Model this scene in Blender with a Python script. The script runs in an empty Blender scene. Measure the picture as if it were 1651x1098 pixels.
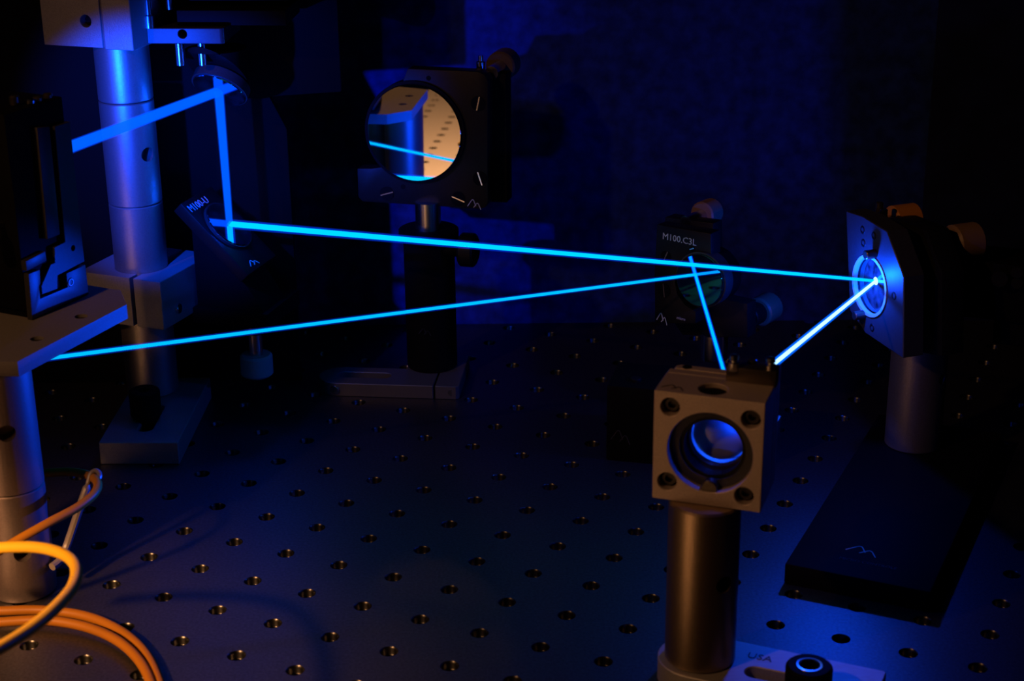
import bpy, bmesh, math, random
from mathutils import Vector as V, Matrix

random.seed(4)
S = 0.001                                   # everything below is written in millimetres
scene = bpy.context.scene
COL = scene.collection

# ------------------------------------------------------------------ camera
PITCH, ROLL, FPX, CAMH = 0.367539933, 0.0107633662, 2733.487, 330.98188
CAM = V((0, 0, CAMH))
_f = V((0, math.cos(PITCH), -math.sin(PITCH)))
_d0 = V((0, -math.sin(PITCH), -math.cos(PITCH)))
_r = math.cos(ROLL) * V((1, 0, 0)) + math.sin(ROLL) * _d0
_d = -math.sin(ROLL) * V((1, 0, 0)) + math.cos(ROLL) * _d0
cd = bpy.data.cameras.new('camera')
cam = bpy.data.objects.new('camera', cd)
COL.objects.link(cam)
m = Matrix((( _r.x, -_d.x, -_f.x, 0), (_r.y, -_d.y, -_f.y, 0), (_r.z, -_d.z, -_f.z, CAMH * S), (0, 0, 0, 1)))
cam.matrix_world = m
cd.sensor_width = 36.0
cd.lens = 36.0 * FPX / 1651.0
cd.clip_start = 0.01
cd.clip_end = 10
cd.dof.use_dof = True
cd.dof.focus_distance = 0.760
cd.dof.aperture_fstop = 20.0
scene.camera = cam

# ------------------------------------------------------------------ world, exposure
w = bpy.data.worlds.new('world')
scene.world = w
w.use_nodes = True
w.node_tree.nodes['Background'].inputs[0].default_value = (0.10, 0.25, 1.0, 1)
w.node_tree.nodes['Background'].inputs[1].default_value = 0.0012
scene.view_settings.view_transform = 'Standard'
scene.view_settings.look = 'None'
scene.view_settings.exposure = 0.0
scene.view_settings.gamma = 1.0
scene.view_settings.use_curve_mapping = False
scene.cycles.caustics_reflective = False
scene.cycles.caustics_refractive = False
scene.cycles.sample_clamp_indirect = 1.0
scene.cycles.max_bounces = 8
scene.cycles.use_denoising = True

# ------------------------------------------------------------------ lights
BLUE = (0.002, 0.055, 1.0)
WARM = (1.0, 0.46, 0.18)
def point(name, p, watt, col, r=2.0):
    l = bpy.data.lights.new(name, 'POINT')
    l.energy = watt; l.color = col; l.shadow_soft_size = r * S
    o = bpy.data.objects.new(name, l); COL.objects.link(o)
    o.location = V(p) * S
    return o
def spot(name, p, tgt, watt, col, ang, blend=0.5, r=6.0):
    l = bpy.data.lights.new(name, 'SPOT')
    l.energy = watt; l.color = col; l.shadow_soft_size = r * S
    l.spot_size = math.radians(ang); l.spot_blend = blend
    o = bpy.data.objects.new(name, l); COL.objects.link(o)
    o.location = V(p) * S
    o.rotation_euler = (V(tgt) - V(p)).to_track_quat('-Z', 'Y').to_euler()
    return o

# beam stations (mm)
M1 = V((-135.0, 777.3, 157.4)); M2 = V((-134.5, 777.3, 93.0)); M3 = V((155.6, 684.2, 93.0))
M4 = V((82.8, 722.0, 83.8)); SPL = V((78.4, 558.3, 93.0))
B1S = V((-196.0, 640.0, 157.4))

# warm bench lamp standing beyond the left front corner
spot('bench_lamp_spill', (-480, 170, 560), (10, 560, 60), 3.0, WARM, 60, 0.8, 14)
spot('bench_lamp_pool', (-430, 160, 350), (-362, 266, 0), 22.0, WARM, 80, 0.2, 15)
# light scattered by the laser where it meets glass
point('scatter_right_mirror', (144, 679.5, 95), 0.17, BLUE, 1.5)
spot('scatter_right_mirror_forward', (151, 676, 93), (80, 556, 64), 0.35, BLUE, 76, 1.0, 1.5)
_d1 = (M1 - B1S).normalized()
spot('scatter_collimator', B1S + _d1 * 28, B1S + _d1 * 128 + V((-17, 4, -18)), 4.8, BLUE, 74, 0.5, 2.0)
spot('scatter_small_mirror', (74, 713, 84), (-185, 605, 78), 6.0, BLUE, 30, 0.9, 2.0)
point('scatter_lower_fold', (-126, 774, 101), 0.02, BLUE, 1.5)
point('scatter_upper_fold', (-139, 768, 151), 0.02, BLUE, 1.5)
point('scatter_splitter', (76, 549, 95), 0.03, BLUE, 2.0)
point('splitter_side_fill', (92, 566, 90), 0.035, BLUE, 2.0)  # added blue fill beside the splitter for the right post's left edge
point('scatter_lens', (75.5, 526.5, 97.5), 0.006, BLUE, 1.0)

# ------------------------------------------------------------------ helpers
def ray(px, py):
    return _f + (px - 825.5) / FPX * _r + (py - 549) / FPX * _d
def at(px, py, Y):
    d = ray(px, py); return CAM + d * (Y / d.y)
def gz(px, py, z=0.0):
    d = ray(px, py); return CAM + d * ((z - CAMH) / d.z)
def onp(px, py, o, n):
    d = ray(px, py); return CAM + d * ((o - CAM).dot(n) / d.dot(n))

class Fr:
    def __init__(s, o, ex, ey, ez):
        s.o, s.ex, s.ey, s.ez = V(o), V(ex).normalized(), V(ey).normalized(), V(ez).normalized()
    def p(s, x, y=0, z=0): return s.o + s.ex * x + s.ey * y + s.ez * z
    def loc(s, P):
        d = V(P) - s.o; return V((d.dot(s.ex), d.dot(s.ey), d.dot(s.ez)))
    def at(s, x, y=0, z=0): return Fr(s.p(x, y, z), s.ex, s.ey, s.ez)
WF = Fr((0, 0, 0), (1, 0, 0), (0, 1, 0), (0, 0, 1))
U = V((0.90851831, -0.41784504, 0)); VV = V((0.41784504, 0.90851831, 0))
def zframe(o, yawdeg=0):
    a = math.radians(yawdeg); return Fr(o, (math.cos(a), math.sin(a), 0), (-math.sin(a), math.cos(a), 0), (0, 0, 1))
def axframe(o, axis, up=(0, 0, 1)):
    """ez along axis"""
    ez = V(axis).normalized(); u = V(up)
    if abs(ez.dot(u)) > 0.95: u = V((1, 0, 0))
    ex = u.cross(ez).normalized(); return Fr(o, ex, ez.cross(ex), ez)

class MB:
    def __init__(s): s.v = []; s.f = []
    def _add(s, vs, fs):
        b = len(s.v); s.v += [V(q) for q in vs]; s.f += [[b + i for i in f] for f in fs]; return s
    def box(s, fr, x0, x1, y0, y1, z0, z1):
        vs = [fr.p(x, y, z) for z in (z0, z1) for x, y in ((x0, y0), (x1, y0), (x1, y1), (x0, y1))]
        return s._add(vs, [(3, 2, 1, 0), (4, 5, 6, 7), (0, 1, 5, 4), (1, 2, 6, 5), (2, 3, 7, 6), (3, 0, 4, 7)])
    def prism(s, fr, poly, z0, z1):
        a = sum(poly[i][0] * poly[(i + 1) % len(poly)][1] - poly[(i + 1) % len(poly)][0] * poly[i][1] for i in range(len(poly)))
        if a < 0: poly = poly[::-1]
        n = len(poly)
        vs = [fr.p(x, y, z0) for x, y in poly] + [fr.p(x, y, z1) for x, y in poly]
        return s._add(vs, [list(range(n))[::-1], list(range(n, 2 * n))] + [(i, (i + 1) % n, n + (i + 1) % n, n + i) for i in range(n)])
    def lathe(s, fr, prof, n=32, knurl=0.0, closed=True):
        """prof: list of (r, z) along fr.ez"""
        vs = []; fs = []
        for r, z in prof:
            for i in range(n):
                a = 2 * math.pi * i / n; rr = r + (knurl if (i % 2 and r > 1e-3) else 0)
                vs.append(fr.p(rr * math.cos(a), rr * math.sin(a), z))
        for k in range(len(prof) - 1):
            for i in range(n):
                j = (i + 1) % n; fs.append((k * n + i, k * n + j, (k + 1) * n + j, (k + 1) * n + i))
        if closed:
            fs.append(list(range(n))[::-1]); fs.append([(len(prof) - 1) * n + i for i in range(n)])
        return s._add(vs, fs)
    def cyl(s, fr, r, z0, z1, n=32, c=0.0, knurl=0.0):
        if c: return s.lathe(fr, [(r - c, z0), (r, z0 + c), (r, z1 - c), (r - c, z1)], n, knurl)
        return s.lathe(fr, [(r, z0), (r, z1)], n, knurl)
    def ring(s, fr, r0, r1, z0, z1, n=40):
        return s.lathe(fr, [(r0, z0), (r1, z0), (r1, z1), (r0, z1), (r0, z0)], n, closed=False)
    def tube(s, pts, r, n=10, cap=True):
        pts = [V(p) for p in pts]; vs = []; fs = []
        t0 = (pts[1] - pts[0]).normalized(); nx = t0.orthogonal().normalized()
        for i, p in enumerate(pts):
            t = (pts[min(i + 1, len(pts) - 1)] - pts[max(i - 1, 0)]).normalized()
            nx = (nx - t * nx.dot(t)).normalized(); ny = t.cross(nx)
            rr = r[i] if isinstance(r, (list, tuple)) else r
            for k in range(n):
                a = 2 * math.pi * k / n; vs.append(p + nx * (rr * math.cos(a)) + ny * (rr * math.sin(a)))
        for i in range(len(pts) - 1):
            for k in range(n):
                k2 = (k + 1) % n; fs.append((i * n + k, i * n + k2, (i + 1) * n + k2, (i + 1) * n + k))
        if cap: fs.append(list(range(n))[::-1]); fs.append([(len(pts) - 1) * n + k for k in range(n)])
        return s._add(vs, fs)
    def strokes(s, fr, lines, w, h):
        """flat raised strokes in the frame's xy plane"""
        for ln in lines:
            for a, b in zip(ln[:-1], ln[1:]):
                a2, b2 = V((a[0], a[1], 0)), V((b[0], b[1], 0)); t = (b2 - a2)
                if t.length < 1e-6: continue
                t.normalize(); q = V((-t.y, t.x, 0)) * (w / 2); e = t * (w * 0.3)
                s.prism(fr, [(*(a2 - e - q).xy,), (*(b2 + e - q).xy,), (*(b2 + e + q).xy,), (*(a2 - e + q).xy,)], 0, h)
        return s
    def mesh(s, name, off=V((0, 0, 0)), bevel=0.0, smooth=35):
        me = bpy.data.meshes.new(name)
        me.from_pydata([((q - off) * S)[:] for q in s.v], [], s.f)
        bm = bmesh.new(); bm.from_mesh(me)
        bmesh.ops.recalc_face_normals(bm, faces=bm.faces)
        if bevel:
            ed = [e for e in bm.edges if len(e.link_faces) == 2 and e.calc_face_angle(0) > 0.6]
            bmesh.ops.bevel(bm, geom=ed, offset=bevel * S, segments=2, affect='EDGES', profile=0.5, clamp_overlap=True)
        bm.to_mesh(me); bm.free()
        if smooth:
            for p in me.polygons: p.use_smooth = True
            me.set_sharp_from_angle(angle=math.radians(smooth))
        return me

ORG = {}
def thing(name, loc, label, cat, group=None):
    o = bpy.data.objects.new(name, None); o.empty_display_size = 0.01
    COL.objects.link(o); o.location = V(loc) * S; ORG[o] = V(loc)
    o['label'] = label; o['category'] = cat
    if group: o['group'] = group
    return o
def part(mb, name, mat, parent, bevel=0.0, label=None, cuts=None, smooth=35):
    off = ORG[parent]
    o = bpy.data.objects.new(name, mb.mesh(name, off, bevel if not cuts else 0.0, smooth)); COL.objects.link(o)
    o.parent = parent; ORG[o] = off
    o.data.materials.append(mat)
    if label: o['label'] = label
    if cuts: do_cut(o, cuts, off, bevel)
    return o
def single(mb, name, mat, loc, label, cat, group=None, bevel=0.0, kind=None, cuts=None):
    o = bpy.data.objects.new(name, mb.mesh(name, V(loc), bevel if not cuts else 0.0)); COL.objects.link(o)
    o.location = V(loc) * S; ORG[o] = V(loc)
    o.data.materials.append(mat)
    if label: o['label'] = label
    if cat: o['category'] = cat
    if group: o['group'] = group
    if kind: o['kind'] = kind
    if cuts: do_cut(o, cuts, V(loc), bevel)
    return o
def do_cut(o, cuts, off, bevel=0.0):
    tmp = []
    for c in cuts:
        k = bpy.data.objects.new('cutter', c.mesh('cutter', off, 0, 0)); COL.objects.link(k)
        k.matrix_world = Matrix.Translation(off * S); tmp.append(k)
        md = o.modifiers.new('b', 'BOOLEAN'); md.operation = 'DIFFERENCE'; md.object = k; md.solver = 'EXACT'
    bpy.context.view_layer.update()
    dg = bpy.context.evaluated_depsgraph_get()
    me = bpy.data.meshes.new_from_object(o.evaluated_get(dg))
    o.modifiers.clear()
    for k in tmp: bpy.data.objects.remove(k)
    me.name = o.name
    if bevel:
        bm = bmesh.new(); bm.from_mesh(me)
        ed = [e for e in bm.edges if len(e.link_faces) == 2 and e.calc_face_angle(0) > 0.9]
        bmesh.ops.bevel(bm, geom=ed, offset=bevel * S, segments=1, affect='EDGES', clamp_overlap=True)
        bm.to_mesh(me); bm.free()
    o.data = me
    for p in me.polygons: p.use_smooth = True
    me.set_sharp_from_angle(angle=math.radians(35))
def text(txt, size, fr, mat, parent, name='lettering', h=0.15, align='LEFT'):
    cu = bpy.data.curves.new('t', 'FONT'); cu.body = txt; cu.size = size; cu.extrude = h / 2; cu.align_x = align
    cu.resolution_u = 2
    t = bpy.data.objects.new('t', cu); COL.objects.link(t)
    bpy.context.view_layer.update()
    me = bpy.data.meshes.new_from_object(t.evaluated_get(bpy.context.evaluated_depsgraph_get()))
    bpy.data.objects.remove(t)
    off = ORG[parent]
    for v in me.vertices:
        v.co = (fr.p(v.co.x, v.co.y, v.co.z + h / 2) - off) * S
    o = bpy.data.objects.new(name, me); COL.objects.link(o); o.parent = parent; ORG[o] = off
    me.materials.clear(); me.materials.append(mat)
    return o
LOGO = [[(0, 0), (3.4, 3.1), (4.2, 3.7), (5.0, 3.8), (5.7, 3.3), (7.6, 0.3)], [(5.6, -0.6), (8.2, 1.6), (9.0, 2.0), (9.8, 1.7), (10.3, 1.2), (12.2, -1.6)]]
def logo(fr, k, mat, parent, w=0.35, sy=1.0):
    return part(MB().strokes(fr, [[(x * k, y * k * sy) for x, y in l] for l in LOGO], w, 0.12), 'logo', mat, parent)
def catmull(pts, sub=8):
    pts = [V(p) for p in pts]; out = []
    for i in range(len(pts) - 1):
        p0, p1, p2, p3 = pts[max(i - 1, 0)], pts[i], pts[i + 1], pts[min(i + 2, len(pts) - 1)]
        for k in range(sub):
            t = k / sub
            out.append(0.5 * ((2 * p1) + (p2 - p0) * t + (2 * p0 - 5 * p1 + 4 * p2 - p3) * t * t + (3 * p1 - p0 - 3 * p2 + p3) * t ** 3))
    out.append(pts[-1]); return out
def circ(cx, cy, r, a0, a1, n=12):
    return [(cx + r * math.cos(math.radians(a0 + (a1 - a0) * i / n)), cy + r * math.sin(math.radians(a0 + (a1 - a0) * i / n))) for i in range(n + 1)]

# ------------------------------------------------------------------ materials
def mat(name, col, rough=0.5, metal=0.0, spec=0.5, noise=None, bump=None, scale=600, aniso=None):
    mt = bpy.data.materials.new(name); mt.use_nodes = True
    nt = mt.node_tree; b = nt.nodes['Principled BSDF']
    b.inputs['Base Color'].default_value = (*col, 1); b.inputs['Roughness'].default_value = rough
    b.inputs['Metallic'].default_value = metal; b.inputs['Specular IOR Level'].default_value = spec
    if noise or bump:
        tc = nt.nodes.new('ShaderNodeTexCoord'); nz = nt.nodes.new('ShaderNodeTexNoise')
        nz.inputs['Scale'].default_value = scale; nz.inputs['Detail'].default_value = 5
        src = tc.outputs['Object']
        if aniso:
            mp = nt.nodes.new('ShaderNodeMapping'); mp.inputs['Scale'].default_value = aniso
            nt.links.new(src, mp.inputs[0]); src = mp.outputs[0]
        nt.links.new(src, nz.inputs['Vector'])
        if noise:
            rp = nt.nodes.new('ShaderNodeValToRGB')
            rp.color_ramp.elements[0].position = 0.3; rp.color_ramp.elements[1].position = 0.7
            rp.color_ramp.elements[0].color = (*[c * (1 - noise) for c in col], 1)
            rp.color_ramp.elements[1].color = (*[min(1, c * (1 + noise)) for c in col], 1)
            nt.links.new(nz.outputs['Fac'], rp.inputs[0]); nt.links.new(rp.outputs[0], b.inputs['Base Color'])
        if bump:
            bp = nt.nodes.new('ShaderNodeBump'); bp.inputs['Strength'].default_value = bump; bp.inputs['Distance'].default_value = 0.0004
            nt.links.new(nz.outputs['Fac'], bp.inputs['Height']); nt.links.new(bp.outputs[0], b.inputs['Normal'])
    return mt
LPM = mat('warm_tinted_aluminium', (0.34, 0.26, 0.18), 0.38, 0.88, 0.5, noise=0.08, bump=0.1, scale=1500)  # warm lamp tone put into the satin aluminium colour
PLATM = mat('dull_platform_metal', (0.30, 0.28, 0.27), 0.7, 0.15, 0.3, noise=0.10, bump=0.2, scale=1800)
SPM = mat('dimmed_satin_aluminium', (0.25, 0.205, 0.20), 0.42, 0.8, 0.5, noise=0.08, bump=0.1, scale=1500)  # satin aluminium darkened in the colour to offset strong lamp light
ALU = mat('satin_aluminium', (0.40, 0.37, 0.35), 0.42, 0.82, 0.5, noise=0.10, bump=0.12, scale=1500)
ALUD = mat('blasted_aluminium', (0.46, 0.45, 0.44), 0.55, 0.55, 0.5, noise=0.12, bump=0.35, scale=1800)
STEEL = mat('bright_steel', (0.62, 0.62, 0.62), 0.22, 1.0)
BLACK = mat('black_anodised', (0.009, 0.009, 0.010), 0.45, 0.0, 0.2, noise=0.2, scale=900)
BLACKM = mat('black_matt', (0.004, 0.004, 0.005), 0.7, 0.0, 0.1)
GREYB = mat('dark_grey_anodised', (0.06, 0.06, 0.065), 0.45, 0.3, 0.4, noise=0.12, scale=1200)
SCREWB = mat('black_oxide_screw', (0.05, 0.045, 0.04), 0.35, 0.7)
TANM = mat('warm_lit_aluminium', (0.68, 0.56, 0.50), 0.55, 0.5, 0.5, noise=0.10, bump=0.3, scale=1800)  # blasted aluminium with warm lamp light put into the colour
DARKM = mat('dark_bronze_metal', (0.14, 0.12, 0.10), 0.35, 0.85)
KNOB = mat('cream_plastic', (0.30, 0.19, 0.12), 0.45, 0.0, 0.4)
KNOBO = mat('orange_plastic', (0.75, 0.30, 0.04), 0.45, 0.0, 0.4)
KNOBD = mat('brown_plastic', (0.12, 0.08, 0.05), 0.5, 0.0, 0.3)
GREYM = mat('shaded_light_metal', (0.20, 0.20, 0.20), 0.5, 0.6)  # light metal, its shade put into the colour
WHITEK = mat('white_plastic', (0.6, 0.6, 0.6), 0.5)
PAINT = mat('white_print', (0.75, 0.75, 0.75), 0.6)
INK = mat('dark_print', (0.03, 0.025, 0.02), 0.7)
FAINT = mat('faint_print', (0.03, 0.03, 0.032), 0.7)
HOLE = mat('threaded_steel', (0.08, 0.078, 0.075), 0.30, 1.0, noise=0.3, scale=1500, aniso=(0.2, 0.2, 6))
YEL = mat('yellow_fibre_jacket', (1.0, 0.60, 0.03), 0.40, 0, 0.4)
ORA2 = mat('dimmed_orange_fibre_jacket', (0.33, 0.125, 0.007), 0.5, 0, 0.3)  # orange jacket darkened in the colour to offset the lamp pool
ORA = mat('orange_fibre_jacket', (0.50, 0.20, 0.012), 0.5, 0, 0.3)
TIE = mat('clear_nylon', (0.22, 0.19, 0.18), 0.35, 0, 0.4)
MIRR = mat('mirror_silver', (0.93, 0.94, 0.96), 0.0, 1.0)
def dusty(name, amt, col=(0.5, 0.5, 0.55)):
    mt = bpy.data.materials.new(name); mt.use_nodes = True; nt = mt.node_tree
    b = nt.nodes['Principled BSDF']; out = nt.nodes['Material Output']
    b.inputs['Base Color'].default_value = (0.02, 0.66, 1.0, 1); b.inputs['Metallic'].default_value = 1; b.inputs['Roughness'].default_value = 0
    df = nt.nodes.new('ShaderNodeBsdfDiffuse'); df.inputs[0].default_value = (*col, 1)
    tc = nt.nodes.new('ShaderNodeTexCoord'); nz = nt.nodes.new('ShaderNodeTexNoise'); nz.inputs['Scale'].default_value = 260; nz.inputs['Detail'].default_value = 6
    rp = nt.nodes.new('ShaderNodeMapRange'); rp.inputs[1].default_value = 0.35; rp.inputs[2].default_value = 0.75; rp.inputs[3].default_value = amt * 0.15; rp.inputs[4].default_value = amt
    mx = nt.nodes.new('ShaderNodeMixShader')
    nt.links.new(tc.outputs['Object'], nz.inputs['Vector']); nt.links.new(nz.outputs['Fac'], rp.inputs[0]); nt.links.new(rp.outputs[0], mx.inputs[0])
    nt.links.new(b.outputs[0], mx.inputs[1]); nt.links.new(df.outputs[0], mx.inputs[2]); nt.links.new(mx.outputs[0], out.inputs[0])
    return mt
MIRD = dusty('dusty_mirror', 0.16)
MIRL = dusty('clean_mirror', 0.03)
GLASS = mat('coated_lens', (0.55, 0.62, 0.8), 0.12, 0, 0.6)
GLASS.node_tree.nodes['Principled BSDF'].inputs['Transmission Weight'].default_value = 0.55
GLASS2 = mat('splitter_glass', (0.9, 0.95, 1.0), 0.02, 0, 0.5)
GLASS2.node_tree.nodes['Principled BSDF'].inputs['Transmission Weight'].default_value = 1.0
def beam_mat(name, col, strength, transp=0.0):
    mt = bpy.data.materials.new(name); mt.use_nodes = True; nt = mt.node_tree
    nt.nodes.remove(nt.nodes['Principled BSDF']); out = nt.nodes['Material Output']
    e = nt.nodes.new('ShaderNodeEmission'); e.inputs[0].default_value = (*col, 1); e.inputs[1].default_value = strength
    if transp:
        t = nt.nodes.new('ShaderNodeBsdfTransparent'); mx = nt.nodes.new('ShaderNodeMixShader'); mx.inputs[0].default_value = 1 - transp
        nt.links.new(t.outputs[0], mx.inputs[1]); nt.links.new(e.outputs[0], mx.inputs[2]); nt.links.new(mx.outputs[0], out.inputs[0])
    else: nt.links.new(e.outputs[0], out.inputs[0])
    return mt
def glow_mat(name, col, strength):
    mt = bpy.data.materials.new(name); mt.use_nodes = True; nt = mt.node_tree
    nt.nodes.remove(nt.nodes['Principled BSDF']); out = nt.nodes['Material Output']
    e = nt.nodes.new('ShaderNodeEmission'); e.inputs[0].default_value = (*col, 1); e.inputs[1].default_value = strength
    nt.links.new(e.outputs[0], out.inputs['Volume']); return mt

# ------------------------------------------------------------------ optical table with its hole grid
TABLE = mat('table_steel', (0.14, 0.14, 0.142), 0.47, 0.97, 0.5, noise=0.22, bump=0.10, scale=900)
G0 = V((-118.3770763, 685.23419459, 0))
table = thing('optical_table', G0, 'dark steel optical table top with a grid of threaded holes', 'table')
NS = 20; R0 = 3.55; R1 = 3.0
top = MB(); cells = []
for i in range(-20, 30):
    for j in range(-30, 16):
        c = G0 + U * (25 * i) + VV * (25 * j)
        if not (-460 < c.x < 330 and 70 < c.y < 905): continue
        cells.append(c)
        b = len(top.v)
        for k in range(NS):
            a = 2 * math.pi * k / NS + math.pi / 4; dx, dy = math.cos(a), math.sin(a)
            q = 12.5 / max(abs(dx), abs(dy))
            top.v.append(c + U * (dx * q) + VV * (dy * q)); top.v.append(c + U * (dx * R0) + VV * (dy * R0))
        for k in range(NS):
            k2 = (k + 1) % NS
            top.f.append([b + 2 * k, b + 2 * k2, b + 2 * k2 + 1, b + 2 * k + 1])
# corner-true squares need the square's corners among the ring directions: NS = 20 with a 45 degree start gives them
tt = part(top, 'table_top', TABLE, table, smooth=0)
bm = bmesh.new(); bm.from_mesh(tt.data); bmesh.ops.remove_doubles(bm, verts=bm.verts, dist=1e-6)
for f in bm.faces:
    if f.normal.z < 0: f.normal_flip()
bm.to_mesh(tt.data); bm.free()
slab = MB(); slab.box(zframe((0, 0, 0), 0), -440, 320, 90, 884, -40, -16)
part(slab, 'table_core', BLACKM, table)
hole = MB().lathe(WF, [(R0, 0), (R1, -0.7), (R1, -3), (2.8, -3.2), (R1, -3.4), (2.8, -4.4), (R1, -4.6), (2.8, -6), (2.8, -12), (0.01, -12.2)], 16, closed=False)
hme = hole.mesh('threaded_hole', smooth=50); hme.materials.append(HOLE)
def pxof(P):
    d = P - CAM; z = d.dot(_f); return 825.5 + FPX * d.dot(_r) / z, 549 + FPX * d.dot(_d) / z
vis = []; rest = []
for c in cells:
    x, y = pxof(c)
    (vis if (-40 < x < 1690 and 480 < y < 1140) else rest).append(c)
vis.sort(key=lambda c: (c - CAM).length)
rest += vis[300:]
for c in vis[:300]:
    o = bpy.data.objects.new('threaded_hole', hme); COL.objects.link(o); o.parent = table; o.location = (c - G0) * S
rm = MB()
for c in rest:
    rm.lathe(Fr(c, (1, 0, 0), (0, 1, 0), (0, 0, 1)), [(R0, 0), (R1, -0.7), (2.9, -12), (0.01, -12.2)], 10, closed=False)
ro = part(rm, 'threaded_holes', HOLE, table); ro['kind'] = 'stuff'

# ------------------------------------------------------------------ back wall
WALLM = mat('blue_lit_board', (0.012, 0.034, 0.19), 0.75, 0, 0.2, noise=0.5, bump=0.3, scale=120)  # blue light put into the board colour, hides the warm lamp's red
WALLR = mat('dark_blue_lit_board', (0.008, 0.012, 0.06), 0.75, 0, 0.2, noise=0.4, bump=0.3, scale=55)  # darker board, blue put into the colour as on the main wall
wall = single(MB().box(WF, -520, 420, 886, 906, -40, 520), 'wall_back', WALLM, (0, 886, 0), None, None, kind='structure')
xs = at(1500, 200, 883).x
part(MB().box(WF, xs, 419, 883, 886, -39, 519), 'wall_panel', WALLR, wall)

# ------------------------------------------------------------------ tall post with its base
PX, PY = -176.7, 770.0
def holecut(ax, ay, z, ang, r, R=12.5, depth=7):
    """radial blind hole; ang measured from the direction to the camera, positive to the right"""
    base = math.atan2(-ay, -ax) + math.radians(ang)
    d = V((math.cos(base), math.sin(base), 0))
    return MB().cyl(axframe(V((ax, ay, z)) + d * (R - depth), d), r, 0, depth + 4, 20)
tp = thing('tall_post', (PX, PY, 11), 'tall satin aluminium post in three segments behind the black tower', 'post')
segs = [(11, 107, []), (107, 156, [holecut(PX, PY, 131.5, 37, 3.4)]), (156, 240, [])]
for z0, z1, cu in segs:
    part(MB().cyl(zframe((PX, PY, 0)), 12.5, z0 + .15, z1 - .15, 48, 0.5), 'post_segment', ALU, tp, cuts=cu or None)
bf = zframe((-171.5, 706.5, 0), -1.5)
pb = thing('slotted_bar', bf.o, 'slotted aluminium base bar under the tall post', 'base')
part(MB().box(bf, -18, 18.5, 0, 78, 0, 11), 'base_bar', ALUD, pb, bevel=0.4,
     cuts=[MB().prism(bf, circ(0, 16, 3.6, 180, 360) + circ(0, 40, 3.6, 0, 180), -1, 12)])
sf = zframe((-172.5, 733, 11))
sc = thing('cap_screw', sf.o, 'black knurled cap screw clamping the tall post base bar', 'screw')
part(MB().cyl(sf, 5.2, 0, 2, 28, 0.3), 'washer', BLACKM, sc)
part(MB().cyl(sf, 7.2, 2, 15, 48, 0.6, knurl=-0.25), 'screw_head', BLACKM, sc, cuts=[MB().cyl(sf, 3.2, 10, 17, 6)])
part(MB().cyl(sf, 3, -6, 2, 16), 'shank', BLACKM, sc)

# upper clamp block
A, B = gz(72, 72, 182), gz(215, 80, 182)
uf = Fr(A, (B - A), V((0, 0, 1)).cross(B - A), (0, 0, 1)); uw = (B - A).length
uc = thing('post_clamp', uf.p(uw / 2, 20, 0), 'blasted aluminium clamp block high on the tall post', 'clamp')
xs1 = uf.loc(onp(164, 40, A, uf.ey)).x
rod = MB().cyl(zframe((PX, PY, 0)), 12.6, 170, 260, 48)
hc = onp(138, 34, A, uf.ey)
part(MB().box(uf, 0, xs1 - .6, 0, 36, 0, 42), 'clamp_jaw', ALUD, uc, bevel=0.3, cuts=[rod, MB().cyl(axframe(hc - uf.ey * 2, uf.ey), 2.9, 0, 12, 24)])
part(MB().box(uf, xs1 + .6, uw, 0, 36, -0.6, 42), 'clamp_body', ALUD, uc, bevel=0.3, cuts=[rod])
part(MB().cyl(axframe(hc + uf.ey * 4, uf.ey), 2.8, 0, 6, 6), 'set_screw', BLACK, uc)

# lower clamp block
Z = 75.0
A, B, Cc = gz(145, 440, Z), gz(258, 455, Z), gz(315, 402, Z)
lf = Fr(A, (B - A), V((0, 0, 1)).cross(B - A), (0, 0, 1)); lw = (B - A).length
lc = thing('post_clamp', lf.p(lw / 2, 20, -24), 'plain aluminium clamp block halfway up the tall post with a dark slit', 'clamp')
xs2 = lf.loc(onp(214, 480, A, lf.ey)).x
rod = MB().cyl(zframe((PX, PY, 0)), 12.6, 20, 120, 48)
part(MB().box(lf, -6, xs2 - 1.0, 0, 46, -24, 0), 'clamp_jaw', ALUD, lc, bevel=0.3, cuts=[rod])
part(MB().box(lf, xs2 + 1.0, lw, 0, 46, -24, 0), 'clamp_body', ALUD, lc, bevel=0.3, cuts=[rod])
cs = at(286, 497, 757)
part(MB().cyl(axframe(cs, V((1, -.25, 0))), 2.6, -14, 1.5, 20, 0.4), 'clamp_screw', STEEL, lc)

# ------------------------------------------------------------------ mirror helper
def mirror_part(c, n, r, th, material, parent, back=0.0, rim=None):
    f = axframe(V(c) - V(n).normalized() * (th + back), n)
    mo = part(MB().cyl(f, r, 0, th, 56, 0.35), 'mirror', material, parent)
    if rim: part(MB().ring(f, r + .05, r + rim, -1, th - 0.6, 56), 'retaining_ring', BLACK, parent)
    return mo
def knob(f, r, h, material, parent, stem=0.0, name='adjuster_knob', face=BLACK, sm_=None):
    """f.ez points outwards, knob starts at z = 0 with a stem behind it"""
    k = part(MB().cyl(f, r, 0, h, 48, r * .12, knurl=-r * .02), name, material, parent)
    part(MB().cyl(f, r * .72, h - .4, h + 0.6, 28), 'knob_cap', face, k)
    if stem: part(MB().cyl(f, r * .45, -stem, .5, 20), 'adjuster_screw', sm_ or STEEL, parent)
    return k
def slot_screw(f, r, ang, parent, bar=STEEL):
    k = part(MB().cyl(f, r, -1, .35, 24), 'screw', BLACKM, parent)
    a = math.radians(ang); g = Fr(f.p(0, 0, .35), f.ex * math.cos(a) + f.ey * math.sin(a), f.ey * math.cos(a) - f.ex * math.sin(a), f.ez)
    part(MB().box(g, -r * .95, r * .95, -.28, .28, -.2, .12), 'slot_glint', bar, k)  # raised steel bar stands in for the glint in the slot
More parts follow.
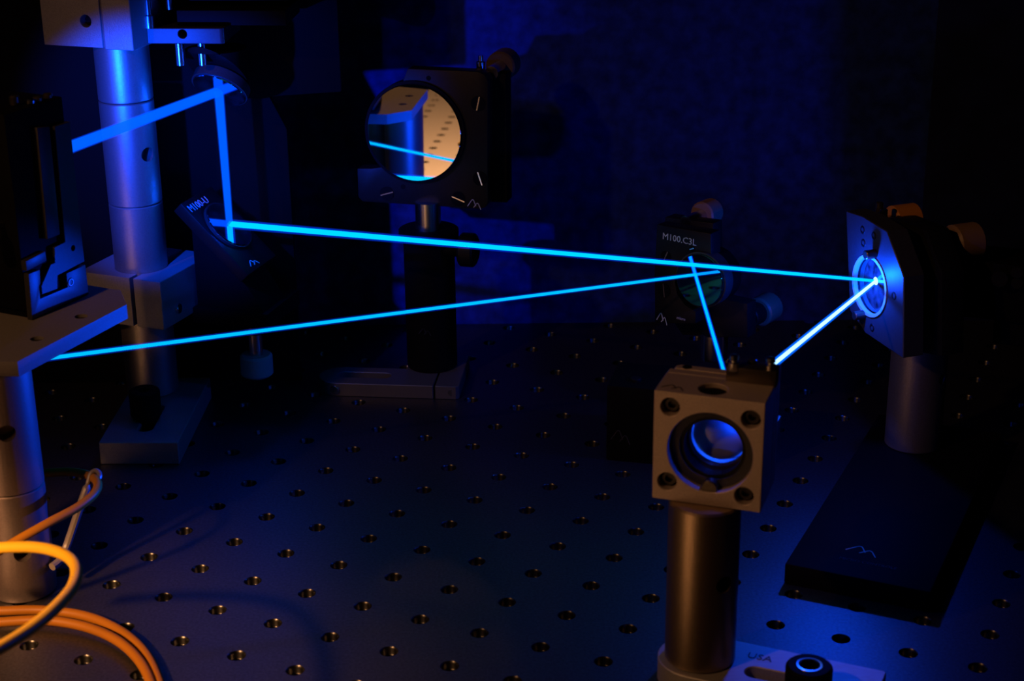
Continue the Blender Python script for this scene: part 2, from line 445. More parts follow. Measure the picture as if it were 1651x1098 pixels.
def socket_screw(f, r, h, parent, material=BLACK):
    return part(MB().lathe(f, [(r, -2), (r, h - .3), (r - .3, h), (r * .55, h), (r * .5, h - .3), (r * .5, h - 1.6), (.01, h - 1.6)], 20, closed=False), 'screw', material, parent)

# ------------------------------------------------------------------ upper fold mirror (sends the beam down)
d1 = (M1 - B1S).normalized()
n1 = (V((0, 0, -1)) - d1).normalized()
um = thing('fold_mirror', (M1.x, M1.y, 182), 'round mirror hung face down from a metal bracket beside the tall post', 'mirror mount', 'fold mirrors')
pl = V((-145, 765, 0)); pf = zframe(pl, -4)
part(MB().prism(pf, [(-19, 0), (14.5, 0)] + circ(14.5, 2, 2, -90, 0, 4) + [(16.5, 34), (-19, 34)], 182, 189), 'bracket_plate', GREYB, um, bevel=0.25,
     cuts=[MB().cyl(axframe(at(294, 55, 765) - V((0, 3, 0)), (0, 1, 0)), 2.0, 0, 9, 18)])
part(MB().cyl(axframe(at(359, 57, 765.5), (0, 0, 1)), .9, -3.4, 3.4, 12), 'edge_glint', STEEL, um)  # steel rod added for the bright stripe on the bracket's rounded end
sl = MB(); nseg = 40; f0 = zframe((M1.x, M1.y, 0))
body_c = M1 - n1 * 6.5
vs = []
for k in range(nseg):
    a = 2 * math.pi * k / nseg; x, y = M1.x + 14 * math.cos(a), M1.y + 14 * math.sin(a)
    zc = body_c.z - ((x - body_c.x) * n1.x + (y - body_c.y) * n1.y) / n1.z
    vs.append((x, y, zc))
vs2 = [(q[0], q[1], 177.5) for q in vs]
sl._add(vs + vs2, [list(range(nseg)), list(range(nseg, 2 * nseg))[::-1]] + [(k, (k + 1) % nseg, nseg + (k + 1) % nseg, nseg + k) for k in range(nseg)])
part(sl, 'angled_barrel', BLACKM, um)
mirror_part(M1, n1, 12.7, 6.5, MIRL, um)
fr1 = axframe(M1 - n1 * 6.5, n1)
part(MB().ring(fr1, 12.8, 13.5, 1, 5.6, 56), 'mirror_rim', GREYB, um, label='thin blue-lit rim around the mirror')
for px_ in (289, 325):
    q = at(px_, 71, 767)
    part(MB().cyl(zframe((q.x, q.y, 0)), 2.1, 172, 182, 20), 'support_rod', STEEL, um)
part(MB().box(pf, -6, 44, 6, 40, 189.2, 196), 'upper_plate', BLACKM, um, bevel=.4)
part(MB().box(pf, -2, 44, 14, 40, 199, 212), 'adjuster_plate', BLACKM, um, bevel=.4)
q = at(240, 30, 768)
part(MB().lathe(zframe((q.x, q.y, 0)), [(2.7, 189), (2.7, 194.5), (1.7, 195), (1.7, 214)], 24), 'adjuster_rod', STEEL, um)
q = at(273, 6, 775); part(MB().cyl(zframe((q.x, q.y, 0)), 1.6, 196, 212, 18), 'adjuster_rod', STEEL, um)
q = at(344, 12, 790); part(MB().cyl(axframe(q, (0, -1, .4)), 2.2, -6, 1, 20, .6), 'screw', DARKM, um)

# black panel behind both fold mirrors, outline extended to block light from the wall
xa, xb, xc, xd = at(-60, 200, 806).x, at(437, 200, 806).x, -81.0, at(462, 200, 806).x
single(MB().prism(Fr((0, 806, 0), (1, 0, 0), (0, 0, 1), (0, -1, 0)), [(xa, 0), (xd, 0), (xd, 132), (xb, 148), (xc, 150), (xc, 240), (xa, 240)], -4, 0), 'light_block_panel', BLACKM, (-140, 808, 0), 'tall black panel behind the two fold mirrors, enlarged to block light', 'panel', bevel=.4)

# ------------------------------------------------------------------ lower fold mirror (sends the beam across)
d3 = (M3 - M2).normalized()
n2 = (d3 + V((0, 0, 1))).normalized()
e1 = V((0, 0, 1)).cross(n2).normalized()     # right and away
e2 = e1.cross(n2).normalized()
if e2.z > 0: e2 = -e2                        # down the slope
F2 = Fr(M2 - n2 * 2.0, e1, -e2, n2)
lm = thing('fold_mirror', (-130, 778, 14), 'round mirror tilted upward below the vertical beam on a black mount', 'mirror mount', 'fold mirrors')
part(MB().prism(F2, [(-16, 21), (15, 21), (15, -25), (-16, -25)], -6, 0), 'mount_plate', BLACK, lm, bevel=.5)
mirror_part(M2, n2, 12.9, 4.0, MIRL, lm)
part(MB().ring(axframe(M2 - n2 * 2.0, n2), 13.0, 13.4, 0, 1.5, 56), 'mirror_rim', GREYB, lm)
part(MB().prism(Fr(M2 + e1 * 12, V((d3.x, d3.y, 0)), (0, 0, 1), V((d3.x, d3.y, 0)).cross(V((0, 0, 1)))), [(-14, 3), (-14, -41), (22, -41), (18, -34), (4, -12)], 0, 24), 'wedge_bracket', BLACKM, lm, bevel=.4)
text('M100-U', 5.6, F2.at(-14.5, 14.6, 0.02), PAINT, lm)
logo(F2.at(-9, -22.2, 0.02), 0.62, PAINT, lm, .5)
bfr = zframe((-130, 780, 0), -17)
part(MB().box(bfr, -20, 20, -18, 20, 46, 54), 'base_plate', BLACKM, lm, bevel=.5)
part(MB().box(bfr, -34, -19, -4, 14, 48, 66), 'mounting_arm', BLACKM, lm, bevel=.5)
kp = at(412, 560, 775)
knob(Fr((kp.x, kp.y, 27), (1, 0, 0), (0, -1, 0), (0, 0, -1)), 8.0, 11.0, WHITEK, lm, stem=20, face=WHITEK)
part(MB().cyl(zframe((kp.x, kp.y, 0)), 4.6, 38, 46, 24, .4), 'bushing', DARKM, lm)

# ------------------------------------------------------------------ left front post, platform and black tower
lp = thing('support_post', (-194, 592, 0), 'thick aluminium post at the left edge carrying the platform', 'post')
zs = at(0, 803, 579.5).z
for z0, z1, cu in ((0, zs, [holecut(-194, 592, 21.5, 4, 3.4)]), (zs, 95, [holecut(-194, 592, at(10, 700, 580).z, 3, 3.4)])):
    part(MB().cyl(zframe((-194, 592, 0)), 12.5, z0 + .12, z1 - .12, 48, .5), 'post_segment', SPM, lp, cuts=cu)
q2 = thing('support_post', (-221, 583, 0), 'second aluminium post, seen only as a reflection in the large mirror', 'post')
part(MB().cyl(zframe((-221, 583, 0)), 12.5, 0, 95, 48, .5), 'post_segment', SPM, q2)
ZT = 101.0
pts = [gz(x, y, ZT) for x, y in ((28, 583), (204, 491), (194, 468), (143, 460))]
pf2 = Fr(pts[0], U, VV, (0, 0, 1))
poly = [tuple(pf2.loc(p).xy) for p in pts]
L0 = pf2.loc(gz(0, 582, ZT))
poly += [(poly[3][0] - 70, poly[3][1] + 4), (-75, 20), (L0.x - 28, L0.y - 12)]
plat = thing('platform_plate', (-194, 592, 95), 'flat metal platform plate with clipped corners on the left front post', 'plate')
hs = [gz(131, 510, ZT), gz(60, 546, ZT)]
part(MB().prism(pf2, poly, -6, 0), 'plate', PLATM, plat, bevel=.3, cuts=[MB().cyl(zframe(h), 2.6, -5, 2, 20) for h in hs])
for h in hs:
    part(MB().cyl(zframe(h), 2.5, -5, -1.2, 20, .3), 'hole_plug', DARKM, plat)

Bq0, Bq1 = gz(52, 517, ZT), gz(143, 474, ZT)
dirv = (Bq1 - Bq0).normalized(); nrm = V((dirv.y, -dirv.x, 0))
LB = (Bq1 - Bq0).length
BF = Fr(Bq0, dirv, (0, 0, 1), nrm)       # x along the face, y up, z outwards
def fx(px, py):
    q = BF.loc(onp(px, py, Bq0, nrm)); return (q.x, q.y)
tw = thing('flexure_mount', Bq0 + dirv * (LB / 2) - nrm * 20, 'black tower shaped flexure mount standing on the platform plate', 'optical mount')
part(MB().box(BF, 0.6, LB - .3, 3, 82, -44, -2.5), 'tower_body', BLACKM, tw, bevel=.6)
PAN = GREYB
part(MB().prism(BF, [fx(60, 206), fx(80, 204), fx(97, 378), fx(77, 386)], -2.6, 0), 'side_bar', PAN, tw, bevel=.25)
main = [(88, 204), (113, 196), (132, 380), (136.7, 421.5), (93, 444.5), (93, 466), (67.8, 475), (66.7, 461), (82, 426), (88.5, 423.7), (87.5, 398.6), (105, 390), (104, 380)]
hq = onp(118, 400, Bq0, nrm)
part(MB().prism(BF, [fx(*q) for q in main], -2.6, 0), 'main_plate', PAN, tw, bevel=.2, cuts=[MB().cyl(axframe(hq - nrm * 4, nrm), 1.1, 0, 6, 16)])
part(MB().prism(BF, [fx(*q) for q in ((41.5, 421.5), (73.3, 405), (75.4, 420.5), (43.7, 437.3))], -2.6, 0), 'short_bar', PAN, tw, bevel=.2)
low = [(46, 442), (64.5, 434.7), (65.6, 456), (63.4, 462), (65, 481.7), (109.3, 463), (107, 441), (137.8, 427), (143.2, 474), (52.5, 517)]
part(MB().prism(BF, [fx(*q) for q in low], -2.6, 0), 'foot_plate', PAN, tw, bevel=.2)
socket_screw(axframe(onp(114, 455, Bq0, nrm), nrm), 1.9, .3, tw, STEEL)
part(MB().box(BF, 2, 12, 0, 3.2, -40, -3), 'foot', BLACKM, tw); part(MB().box(BF, LB - 12, LB - 2, 0, 3.2, -40, -3), 'foot', BLACKM, tw)
for px_, py_, mtl in ((47, 193, DARKM), (60, 197, STEEL), (71, 190, DARKM), (88, 191, DARKM)):
    q = BF.loc(onp(px_, py_ + 8, Bq0 - nrm * 3, nrm)); part(MB().cyl(Fr(BF.p(q.x, 82, -5 if px_ > 50 else -9), BF.ex, BF.ez, BF.ey), 1.9, 0, 2.2 if px_ > 50 else 4, 18, .5), 'screw', mtl, tw)
for (x_, y_, z_) in ((-1, 66, -30), (-1, 38, -30), (-1, 38, -10)):
    f_ = Fr(BF.p(x_ + .5, y_, z_), BF.ez, BF.ey, -BF.ex)
    knob(f_.at(0, 0, 8), 4.6 if z_ < -20 else 3.2, 9, BLACK, tw, stem=9, face=DARKM)
cf = axframe(B1S + d1 * 2, d1)
part(MB().lathe(cf, [(6, 0), (6, 16), (7, 16.3), (7, 24), (5.2, 24.4), (4.6, 23), (.01, 23)], 32, closed=False), 'collimator_barrel', BLACK, tw)

# ------------------------------------------------------------------ big round mirror in the middle
C5 = at(667, 215, 806); a5, t5 = math.radians(-15), math.radians(1.0)
n5 = V((math.sin(a5) * math.cos(t5), -math.cos(a5) * math.cos(t5), math.sin(t5)))
ex5 = V((0, 0, 1)).cross(n5).normalized(); F5 = Fr(C5, ex5, n5.cross(ex5), n5)
def f5(px, py, dz=0):
    q = F5.loc(onp(px, py, C5 + n5 * dz, n5)); return (q.x, q.y)
bm5 = thing('large_mirror', (-41, 809, 79), 'large round mirror reflecting a warm lit table, in a black corner mount', 'mirror mount')
R5 = 23.9
DZ = -3.0
ol = [f5(x, y, DZ) for x, y in ((657, 111), (770, 116), (782, 121), (787, 132), (786, 250), (787, 325), (783, 334), (776, 337), (585, 325), (578, 318), (576, 272), (600, 272))]
arc = circ(0, 0, R5 - 1.0, 232, 108, 14)
part(MB().prism(F5, ol + arc, DZ - 9, DZ), 'front_plate', BLACK, bm5, bevel=.3)
part(MB().prism(F5, [f5(x, y, -12) for x, y in ((690, 118), (812, 122), (814, 330), (590, 322), (590, 285), (690, 290))], -26, -16), 'back_plate', BLACKM, bm5, bevel=.4)
part(MB().ring(F5, R5 + .1, R5 + 1.6, -9, -1.2, 72), 'retaining_ring', BLACKM, bm5)
part(MB().cyl(F5, R5, -10, 0, 96, .25), 'mirror', MIRR, bm5)
for px_, py_, an in ((771, 167, 78), (774, 288, -72), (739, 321, -20), (624, 312, 18)):
    x_, y_ = f5(px_, py_, DZ); slot_screw(F5.at(x_, y_, DZ), 3.6, an, bm5)
for px_, py_ in ((691, 126), (650, 301)):
    x_, y_ = f5(px_, py_, DZ); part(MB().cyl(F5.at(x_, y_, DZ), 1.2, -.5, .08, 16), 'dark_hole', BLACKM, bm5)
x_, y_ = f5(754, 332, DZ); logo(F5.at(x_, y_, DZ + .02), .55, PAINT, bm5, .35, 1.6)
q = onp(806, 108, C5 - n5 * 30, n5); knob(axframe(q, -n5), 7.5, 13, KNOBD, bm5, stem=16)
q = onp(806, 300, C5 - n5 * 30, n5); knob(axframe(q - V((6, 0, 0)), -n5), 7.5, 13, KNOBD, bm5, stem=16)
q = onp(775, 96, C5 - n5 * 16, n5); part(MB().lathe(zframe((q.x, q.y, 0)), [(2.2, q.z - 8), (2.2, q.z - 1), (1.2, q.z - .6), (1.2, q.z + 2)], 18), 'lock_screw', STEEL, bm5)
PX5, PY5 = -41.0, 808.5
zb5 = at(690, 334, PY5).z
part(MB().cyl(zframe((PX5, PY5, 0)), 6.35, 40, zb5 + 3, 32), 'post', STEEL, bm5)
ph = thing('post_holder', (PX5, PY5, 7), 'black post holder with side thumbscrew under the large round mirror', 'post holder')
part(MB().lathe(zframe((PX5, PY5, 0)), [(12.3, 7), (12.8, 7.5), (12.8, 74), (15.0, 75), (15.0, 79.6), (14.4, 80), (6.5, 80), (6.5, 36), (.01, 36)], 48, closed=False), 'holder_tube', BLACKM, ph)
q = at(742, 402, 800); knob(axframe(q, V((1, -.25, 0))), 8.5, 8, BLACK, ph, stem=10, name='thumbscrew', face=BLACKM, sm_=BLACKM)
x0 = at(675, 538, 795.6); logo(Fr(x0, (1, 0, 0), (0, 0, 1), (0, -1, 0)), .5, FAINT, ph, .4, 1.4)
ff = zframe((-64, 783, 0), -6)
fk = thing('clamping_fork', (-60, 795, 0), 'low slotted metal clamping fork beside the black post holder', 'clamp')
out = circ(-24, 10, 11, 90, 270, 10) + [(36, -1), (37.5, .5), (37.5, 42), (8, 42), (8, 21)]
part(MB().prism(ff, out, 0, 7), 'fork_body', GREYM, fk, bevel=.3, cuts=[MB().prism(ff, circ(-22, 11, 3.6, 90, 270) + circ(-2, 11, 3.6, -90, 90), -1, 9), MB().box(ff, 24.6, 25.6, -4, 30, -1, 9)])
q = at(541, 628, 786); part(MB().cyl(axframe((q.x, 785, 3.5), (-.5, -1, 0)), 2.4, -8, 1.2, 20, .4), 'screw', STEEL, fk)
q = ff.p(34, 0, 3.6); part(MB().cyl(axframe(q, (0, -1, 0)), 2.2, -8, 1, 20, .4), 'screw', STEEL, fk)

# ------------------------------------------------------------------ small mirror behind the cage block
E6 = gz(75, 578, 78.0)
d5 = (M4 - SPL).normalized(); d6 = (E6 - M4).normalized()
n4 = (d6 - d5).normalized()
ex4 = V((0, 0, 1)).cross(n4).normalized(); F4 = Fr(M4, ex4, n4.cross(ex4), n4)
def f4(px, py, dz=0):
    q = F4.loc(onp(px, py, M4 + n4 * dz, n4)); return (q.x, q.y)
sm = thing('small_mirror', (91, 714, 38), 'small round mirror in a black corner mount behind the cage block', 'mirror mount')
mc = f4(1127, 453)
col4 = [f4(x, y, -3) for x, y in ((1059, 362), (1146, 377), (1147, 420), (1125, 412), (1105, 420), (1092, 436), (1088, 455), (1092, 475), (1104, 492), (1122, 503), (1121, 522), (1056, 521), (1055, 440))]
part(MB().prism(F4, col4, -11, -3), 'front_plate', BLACK, sm, bevel=.3)
part(MB().prism(F4, [f4(x, y, -16) for x, y in ((1072, 350), (1150, 360), (1152, 478), (1205, 490), (1205, 545), (1100, 540), (1072, 500))], -24, -16), 'back_plate', BLACK, sm, bevel=.4)
part(MB().cyl(F4.at(*mc), 12.1, -7, 0, 64, .3), 'mirror', MIRL, sm)
part(MB().ring(F4.at(*mc), 12.2, 13.0, -8, -1.6, 64), 'mirror_rim', GREYB, sm)
part(MB().cyl(F4.at(*mc), 12.6, -16, -7, 48), 'mirror_barrel', BLACKM, sm)
for px_, py_, an in ((1074, 413, 68), (1071, 468, -82)):
    x_, y_ = f4(px_, py_, -3); slot_screw(F4.at(x_, y_, -3), 2.6 if an > 0 else 3.4, an, sm)
x_, y_ = f4(1116, 401, -3); slot_screw(F4.at(x_, y_, -3), 1.3, 25, sm)
x_, y_ = f4(1068, 385, -3); text('M100.C3L', 4.3, F4.at(x_, y_, -2.98), PAINT, sm)
x_, y_ = f4(1059, 515, -3); logo(F4.at(x_, y_, -2.98), .46, PAINT, sm, .4, 2.0)
x_, y_ = f4(1091, 514, -3); text('micro', 2.0, F4.at(x_, y_, -2.98), PAINT, sm)
x_, y_ = f4(1131, 347, -30); knob(Fr(F4.p(x_, y_, -30), F4.ex, -F4.ey, -n4), 6.2, 10, KNOB, sm, stem=14)
part(MB().cyl(F4.at(x_ - 1.6, y_ + .3, -22), 1.6, 0, 4, 16, .5), 'adjuster_tip', STEEL, sm)
x_, y_ = f4(1222, 504, -34); knob(Fr(F4.p(x_, y_, -34), F4.ex, -F4.ey, -n4), 7.0, 12, KNOB, sm, stem=16)
part(MB().cyl(F4.at(x_, y_, -34), 5.2, 0, 9, 28, .5), 'bushing', BLACK, sm)
PX4, PY4 = F4.p(0, 0, -17).x + 1.0, F4.p(0, 0, -17).y
zpt = F4.p(0, f4(1120, 540, -16)[1], 0).z
part(MB().cyl(zframe((PX4, PY4, 0)), 6.35, 38, zpt + 2, 32), 'post', STEEL, sm)
b4 = zframe((42.5, 706, 0), -14)
bb = thing('post_holder_block', (70, 714, 0), 'black holder block with a printed peak logo left of the cage block', 'post holder')
part(MB().box(b4, 0, 68, 0, 30, 0, 37), 'holder_block', BLACKM, bb, bevel=.8)
lp_ = b4.loc(onp(985, 708, b4.o, b4.ey)); logo(Fr(b4.p(lp_.x, -.02, lp_.z), b4.ex, (0, 0, 1), -b4.ey), .72, GREYB, bb, .45, 1.7)
part(MB().cyl(axframe(b4.p(12, 8, 37), (0, 0, 1)), 2.5, -2, 1.5, 20, .3), 'screw', BLACK, bb)

# ------------------------------------------------------------------ right mirror mount on its post
d4 = (SPL - M3).normalized(); n3 = (d4 - d3).normalized()
ex3 = V((0, 0, 1)).cross(n3).normalized(); F3 = Fr(M3, ex3, n3.cross(ex3), n3)
def f3(px, py, dz=0):
    q = F3.loc(onp(px, py, M3 + n3 * dz, n3)); return (q.x, q.y)
rm3 = thing('kinematic_mirror_mount', (180.5, 702, 70), 'black plate mirror mount glowing blue where the beam hits, on the right', 'mirror mount')
ZP = 2.0
ctr = f3(1409, 460, 0)
RB = 13.2
outl = [f3(x, y, ZP) for x, y in ((1364, 340), (1391, 349), (1430, 373), (1457, 447), (1456, 578), (1432, 562), (1395, 537), (1370, 500))]
part(MB().prism(F3, outl, ZP - 10, ZP), 'front_plate', GREYB, rm3, bevel=.35, cuts=[MB().cyl(F3.at(*ctr), RB + .4, -6, 9, 56)])
part(MB().ring(F3.at(*ctr), RB - 1.0, RB + .35, .6, 2.5, 64), 'retaining_ring', WHITEK, rm3, label='bright ring around the right mirror')
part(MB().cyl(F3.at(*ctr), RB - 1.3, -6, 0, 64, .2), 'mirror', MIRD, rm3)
for px_, py_ in ((1391, 371), (1409, 380), (1392, 392), (1441, 477), (1406, 528)):
    x_, y_ = f3(px_, py_, ZP); socket_screw(F3.at(x_, y_, ZP), 1.9, .2, rm3)
for px_, py_, l in ((1411, 409, 5), (1393, 507, 5)):
    x_, y_ = f3(px_, py_, ZP); part(MB().cyl(F3.at(x_, y_, ZP), 2.0, -1, l, 20, .3), 'retaining_screw', DARKM, rm3)
bp3 = [f3(x, y, -16) for x, y in ((1400, 352), (1440, 352), (1490, 372), (1515, 440), (1515, 575), (1430, 560))]
part(MB().prism(F3, bp3, -28, -17), 'back_plate', BLACK, rm3, bevel=.4)
q = onp(1436, 358, M3 - n3 * 22, n3); knob(axframe(q, -n3), 7.2, 13, KNOBO, rm3, stem=16)
q = onp(1533, 394, M3 - n3 * 34, n3); knob(axframe(q, -n3), 8.4, 13, KNOB, rm3, stem=18)
q = onp(1520, 405, M3 - n3 * 30, n3); part(MB().cyl(axframe(q, -n3), 7.4, -2, 10, 32, .5), 'bushing', BLACK, rm3)
for px_, py_ in ((1385, 341), (1394, 345), (1425, 338), (1418, 327)):
    q = onp(px_, py_ + 4, M3 - n3 * (4 if px_ < 1400 else 12), n3); part(MB().cyl(zframe(q), 1.7, -3, 1.4, 18, .4), 'screw', STEEL if px_ == 1425 else DARKM, rm3)
for px_, py_, r_ in ((1503, 430, 3), (1543, 428, 5.5), (1501, 447, 2.5)):
    q = at(px_, py_, 700); part(MB().cyl(axframe(q, (-.3, -1, .25)), r_, -3, 1, 28, .5), 'screw', DARKM if r_ > 5 else BLACK, rm3)
blk = zframe((178, 703, 0), -20)
part(MB().box(blk, 2, 52, -1, 24, 72, 98), 'stage_body', BLACKM, rm3, bevel=.8)
part(MB().box(blk, 34, 74, 2, 22, 60, 92), 'stage_arm', BLACKM, rm3, bevel=.8)
for px_, py_, r_ in ((1612, 450, 3.6), (1640, 440, 2.6), (1640, 457, 2.6)):
    q = at(px_, py_, 684); part(MB().cyl(axframe(q, (-.2, -1, .3)), r_, -3, 1, 24, .4), 'screw', BLACK, rm3)
rp = thing('mount_post', (181.3, 701, 9), 'aluminium post under the right mirror mount on the black slab', 'post')
part(MB().cyl(zframe((181.3, 701, 0)), 12.5, 9, 71.5, 48, .6), 'post', ALU, rp, cuts=[holecut(181.3, 701, 44, 58, 2.4)])
sA = gz(1265, 912, 8)
sF = Fr((sA.x, sA.y, 0), U, VV, (0, 0, 1))
sb = thing('base_slab', sF.p(29, 80, 0), 'wide black base slab with a white peak logo on the right', 'base')
part(MB().box(sF, 0, 57, 0, 160, 0, 9), 'slab', BLACKM, sb, bevel=.8)
part(MB().box(sF, 3, 54, 62, 158, 8.6, 8.9), 'slab_inlay', BLACK, sb)
q = sF.loc(gz(1364, 886, 9)); logo(sF.at(q.x, q.y, 9.02), 1.0, PAINT, sb, .42, 1.25)
q = sF.loc(gz(1352, 901, 9)); text('MICRO-CONTROLE', 2.6, sF.at(q.x, q.y, 9.02), FAINT, sb)

# ------------------------------------------------------------------ cage block with lens in front
CB0 = V((47.4, 523.4, 71)); KF = zframe(CB0, -19.2)
W_, D_, H_ = 37.6, 26.2, 40.0
cb = thing('cage_block', KF.p(W_ / 2, 13, 0), 'tan lit square metal lens block with counterbored corners in front', 'lens mount')
cx, cz = 19.6, 19.6
LF = Fr(KF.p(cx, 0, cz), KF.ex, KF.ez, -KF.ey)      # z towards the camera
th = KF.loc(gz(1150, 627, 111))
corner = [(5.6, 34.6), (33.0, 33.6), (5.2, 7.0), (31.8, 5.4)]
cuts = [MB().cyl(LF, 14.6, -4.5, 3, 56), MB().cyl(LF, 11.9, -30, -4.4, 56), MB().cyl(zframe(KF.p(th.x, th.y, 36)), 5.0, 0, 8, 40)]
for x_, z_ in corner: cuts.append(MB().cyl(LF.at(x_ - cx, z_ - cz, 0), 3.3, -6.5, 3, 24))
front = MB().box(KF, 0, W_, 0, 17.2, 0, H_)
part(front, 'front_block', TANM, cb, bevel=.25, cuts=cuts)
part(MB().box(KF, 0, W_, 17.9, 21.8, .4, H_ - .3), 'middle_plate', TANM, cb, bevel=.25, cuts=[MB().cyl(LF, 11.6, -40, 3, 48)])
part(MB().prism(KF.at(0, 0, .4), [(1.5, 22.5), (W_, 22.5), (W_, 26.2), (3, 26.2), (1.5, 25)], 0, H_ - .7), 'rear_plate', TANM, cb, bevel=.25, cuts=[MB().cyl(LF, 11.6, -40, 3, 48)])
part(MB().cyl(Fr(KF.p(5.5, 24.3, H_ - .28), KF.ex, KF.ey, KF.ez), 1.7, -2, .1, 20), 'plug', BLACKM, cb)
for x_, z_ in corner:
    f_ = LF.at(x_ - cx, z_ - cz, -6)
    part(MB().lathe(f_, [(2.6, -.4), (2.6, 3.2), (2.3, 3.5), (1.4, 3.5), (1.3, 2.0), (.01, 2.0)], 24, closed=False), 'corner_screw', SCREWB, cb)
part(MB().ring(LF, 11.4, 14.5, -4.4, -3.9, 56), 'bore_shade_ring', GREYB, cb)  # grey ring added to shade the counterbore floor
part(MB().ring(LF, 10.2, 11.5, -9, -5, 56), 'retaining_ring', BLACK, cb)
part(MB().ring(LF, 9.6, 11.5, -14, -11, 56), 'retaining_ring', DARKM, cb)
lens = MB(); pr_ = [(9.5, -16.5)] + [(9.5 * math.cos(math.radians(a)), -16.5 + 3.2 * math.sin(math.radians(a))) for a in range(0, 90, 12)] + [(.01, -13.3)]
lens.lathe(LF, [(.01, -20), (9.5, -20)] + pr_, 56, closed=False)
part(lens, 'lens', GLASS, cb, smooth=60)
part(MB().cyl(LF.at(0, -13.6, 0), 2.9, -4.2, -.8, 24, .4), 'set_screw', DARKM, cb)
lq = KF.loc(gz(1067, 624, 111)); logo(KF.at(lq.x, lq.y, H_ + .02), .62, INK, cb, .35, 1.15)
part(MB().cyl(zframe(KF.p(th.x, th.y, 35.6)), 4.9, 0, 2.8, 40), 'hole_shade', BLACKM, cb)  # black disc added to darken the inside of the top hole
# dark clip with its screws on the rear right of the top face
k0, k1 = KF.loc(gz(1171, 612, 111)), KF.loc(gz(1250, 623, 111))
part(MB().box(KF, k0.x, W_ + .6, k0.y - 1.2, k0.y + 6.5, H_ - .5, H_ + 5.2), 'retaining_clip', DARKM, cb, bevel=.4)
for px_, py_ in ((1183, 592), (1242, 596)):
    q = KF.loc(gz(px_, py_, 116)); part(MB().lathe(KF.at(q.x, q.y, 0), [(1.9, H_ + 4), (1.9, H_ + 6.8), (1.2, H_ + 7), (1.2, H_ + 7.6), (1.7, H_ + 8), (1.5, H_ + 9.3), (.01, H_ + 9.7)], 24, closed=False), 'thumb_nut', STEEL, cb)
q = KF.loc(gz(1212, 584, 116)); part(MB().cyl(KF.at(q.x, q.y, 0), 1.7, H_ + 4, H_ + 5.9, 20, .3), 'button', DARKM, cb)
part(MB().box(KF, 4, W_ - 4, 26.2, 56, 3, 12), 'rear_shelf', BLACK, cb, bevel=.4)
part(MB().box(zframe((SPL.x, SPL.y, 0), 26), -6.5, 6.5, -6.5, 6.5, 83.2, 99.5), 'splitter_cube', GLASS2, cb, bevel=.2)
cp = thing('lens_post', (65.6, 522.2, 9), 'brown lit aluminium post holding the lens block in front', 'post')
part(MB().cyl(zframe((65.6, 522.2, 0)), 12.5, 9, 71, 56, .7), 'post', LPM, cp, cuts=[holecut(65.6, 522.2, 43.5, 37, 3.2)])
ub = thing('bar_base', (65.6, 522.2, 0), 'bare slotted aluminium base bar at the bottom edge under the lens post', 'base')
bF = Fr((65.6, 522.2, 0), (0.921, -0.389, 0), (0.389, 0.921, 0), (0, 0, 1))
BARE = mat('bare_aluminium', (0.58, 0.56, 0.55), 0.5, 0.5, 0.5, noise=0.1, bump=0.3, scale=1400, aniso=(0.15, 3, 1))
part(MB().prism(bF, circ(0, 0, 15, 90, 270, 16) + [(62.5, -15), (63.5, -14), (63.5, 13.4), (62.5, 14.4)], 0, 9), 'base_bar', BARE, ub, bevel=.35,
     cuts=[MB().prism(bF, circ(21, -3.2, 3.6, 90, 270) + circ(50, -3.2, 3.6, -90, 90), -1, 11)])
text('USA', 5.0, bF.at(15.5, 5.2, 9.02), GREYB, ub)
cs_ = gz(1305, 1072, 21); csf = zframe((cs_.x, cs_.y, 9))
fs = thing('cap_screw', csf.o, 'black cap screw with a bright socket in the bottom edge base bar', 'screw')
part(MB().cyl(csf, 8.0, 0, 12, 64, .9, knurl=-.12), 'screw_head', BLACKM, fs, cuts=[MB().cyl(csf, 3.4, 5, 14, 6)])
part(MB().lathe(csf, [(4.6, 11.95), (4.4, 12.25), (3.7, 12.2), (3.3, 11.2), (3.3, 6)], 32, closed=False), 'socket_rim', STEEL, fs)
part(MB().cyl(csf, 3, -6, 1, 16), 'shank', BLACK, fs)

# ------------------------------------------------------------------ fibre cables
def cable(name, pts, r, material, label, group=None):
    c = catmull(pts, 10); o = single(MB().tube(c, r, 14), name, material, pts[0], label, 'cable', group); return o
def pa(l): return [at(x, y, Y) for x, y, Y in l]
cable('fibre_cable', pa([(-90, 905, 520), (-40, 888, 515), (20, 882, 510), (70, 884, 505), (108, 897, 498), (123, 918, 488), (116, 948, 472), (85, 984, 452), (40, 1020, 434), (-10, 1050, 418), (-80, 1085, 402)]), 2.0, YEL, 'bright yellow fibre cable looping in front of the left post', 'fibre cables')
cable('fibre_cable', pa([(20, 768, 640), (70, 763, 632), (112, 761, 622), (142, 766, 610), (157, 778, 598), (152, 796, 588), (125, 818, 578), (80, 842, 568), (30, 870, 560), (-30, 905, 552), (-80, 930, 548)]), 1.75, ORA, 'dull orange fibre cable bent through the clear cable tie', 'fibre cables')
def pg(l): return [gz(x, y, z) for x, y, z in l]
cable('fibre_cable', pg([(-60, 984, 2), (0, 985, 2), (70, 984, 2), (140, 994, 2), (195, 1018, 2), (233, 1052, 2), (256, 1098, 2), (268, 1150, 2)]), 1.9, ORA2, 'orange fibre cable coil on the table, outer strand', 'fibre cables')
cable('fibre_cable', pg([(-60, 1006, 3), (0, 1003, 3), (70, 1000, 3.4), (135, 1010, 3.4), (186, 1031, 3.2), (222, 1062, 3), (243, 1100, 3), (254, 1150, 3)]), 1.9, ORA2, 'orange fibre cable coil on the table, inner strand', 'fibre cables')
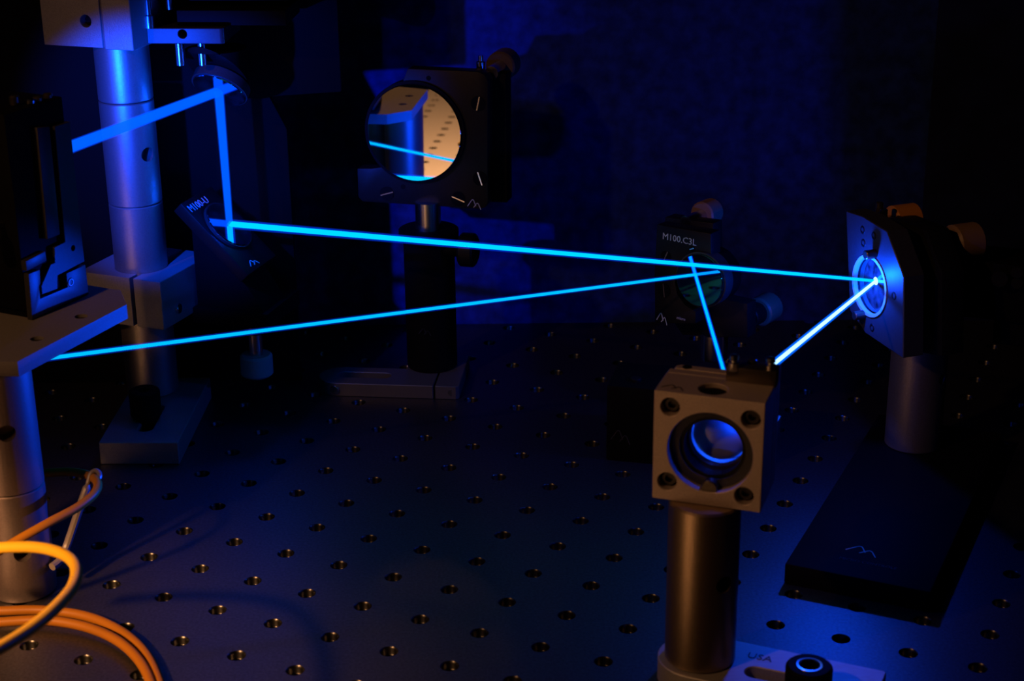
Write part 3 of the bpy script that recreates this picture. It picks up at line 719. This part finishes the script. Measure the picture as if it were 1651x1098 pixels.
tie = pa([(157, 776, 601), (161, 766, 604), (155, 759, 606), (146, 765, 605), (140, 786, 602), (133, 806, 600), (124, 832, 598), (114, 862, 596), (106, 884, 594), (96, 904, 590), (84, 914, 586)])
single(MB().tube(catmull(tie, 6), [1.0] * 12 + [1.0] * 12 + [1.6] * 37, 10), 'cable_tie', TIE, tie[-1], 'clear nylon cable tie hanging from the orange fibre cable', 'cable tie')

# ------------------------------------------------------------------ laser beams
CORE = beam_mat('beam_core', (0.0, 0.62, 1.0), 1.15)
CORE2 = beam_mat('beam_core_thin', (0.0, 0.55, 1.0), 1.0)
HOT = beam_mat('beam_core_hot', (0.45, 0.85, 1.0), 1.6)
WIDE = beam_mat('beam_wide', (0.0, 0.115, 1.0), 1.0, 0.35)
SHEATH = glow_mat('beam_sheath', (0.0, 0.05, 1.0), 130)
SHEATH2 = glow_mat('beam_sheath_hot', (0.0, 0.12, 1.0), 260)
def beam(a, b, r0, r1, mt, label, sheath=None, k=1.7):
    a, b = V(a), V(b)
    o = single(MB().tube([a, b], [r0, r1], 20), 'laser_beam', mt, a, label, 'laser beam', 'laser beams')
    if sheath: part(MB().tube([a, b], [r0 * k, r1 * k], 20), 'beam_halo', sheath, o)
    return o
beam(B1S + d1 * 25, M1, 2.25, 2.0, WIDE, 'wide blue laser beam from the black tower up to the hanging mirror', SHEATH, 1.25)
beam(M1, M2, 2.0, 1.5, WIDE, 'blue vertical laser beam between the two fold mirrors', SHEATH, 1.3)
beam(M2, M3, 1.35, 0.62, CORE, 'bright cyan laser beam crossing the table to the right mirror', SHEATH, 1.8)
b4_ = beam(M3, SPL, 0.62, 0.8, HOT, 'white hot laser beam from the right mirror to the cage block', SHEATH2, 2.2)
beam(SPL, M4, 0.6, 0.6, CORE2, 'short cyan laser beam rising behind the cage block to the small mirror', SHEATH, 1.8)
E6b = M4 + d6 * ((M4 - E6).length + 120)
beam(M4, E6b, 0.62, 0.85, CORE2, 'long thin cyan laser beam running left under the platform plate', SHEATH, 1.8)
part(MB().lathe(axframe(M3, n3), [(.01, -.1), (1.8, .02), (1.2, .5), (.01, .8)], 20, closed=False), 'scatter_spot', HOT, b4_)
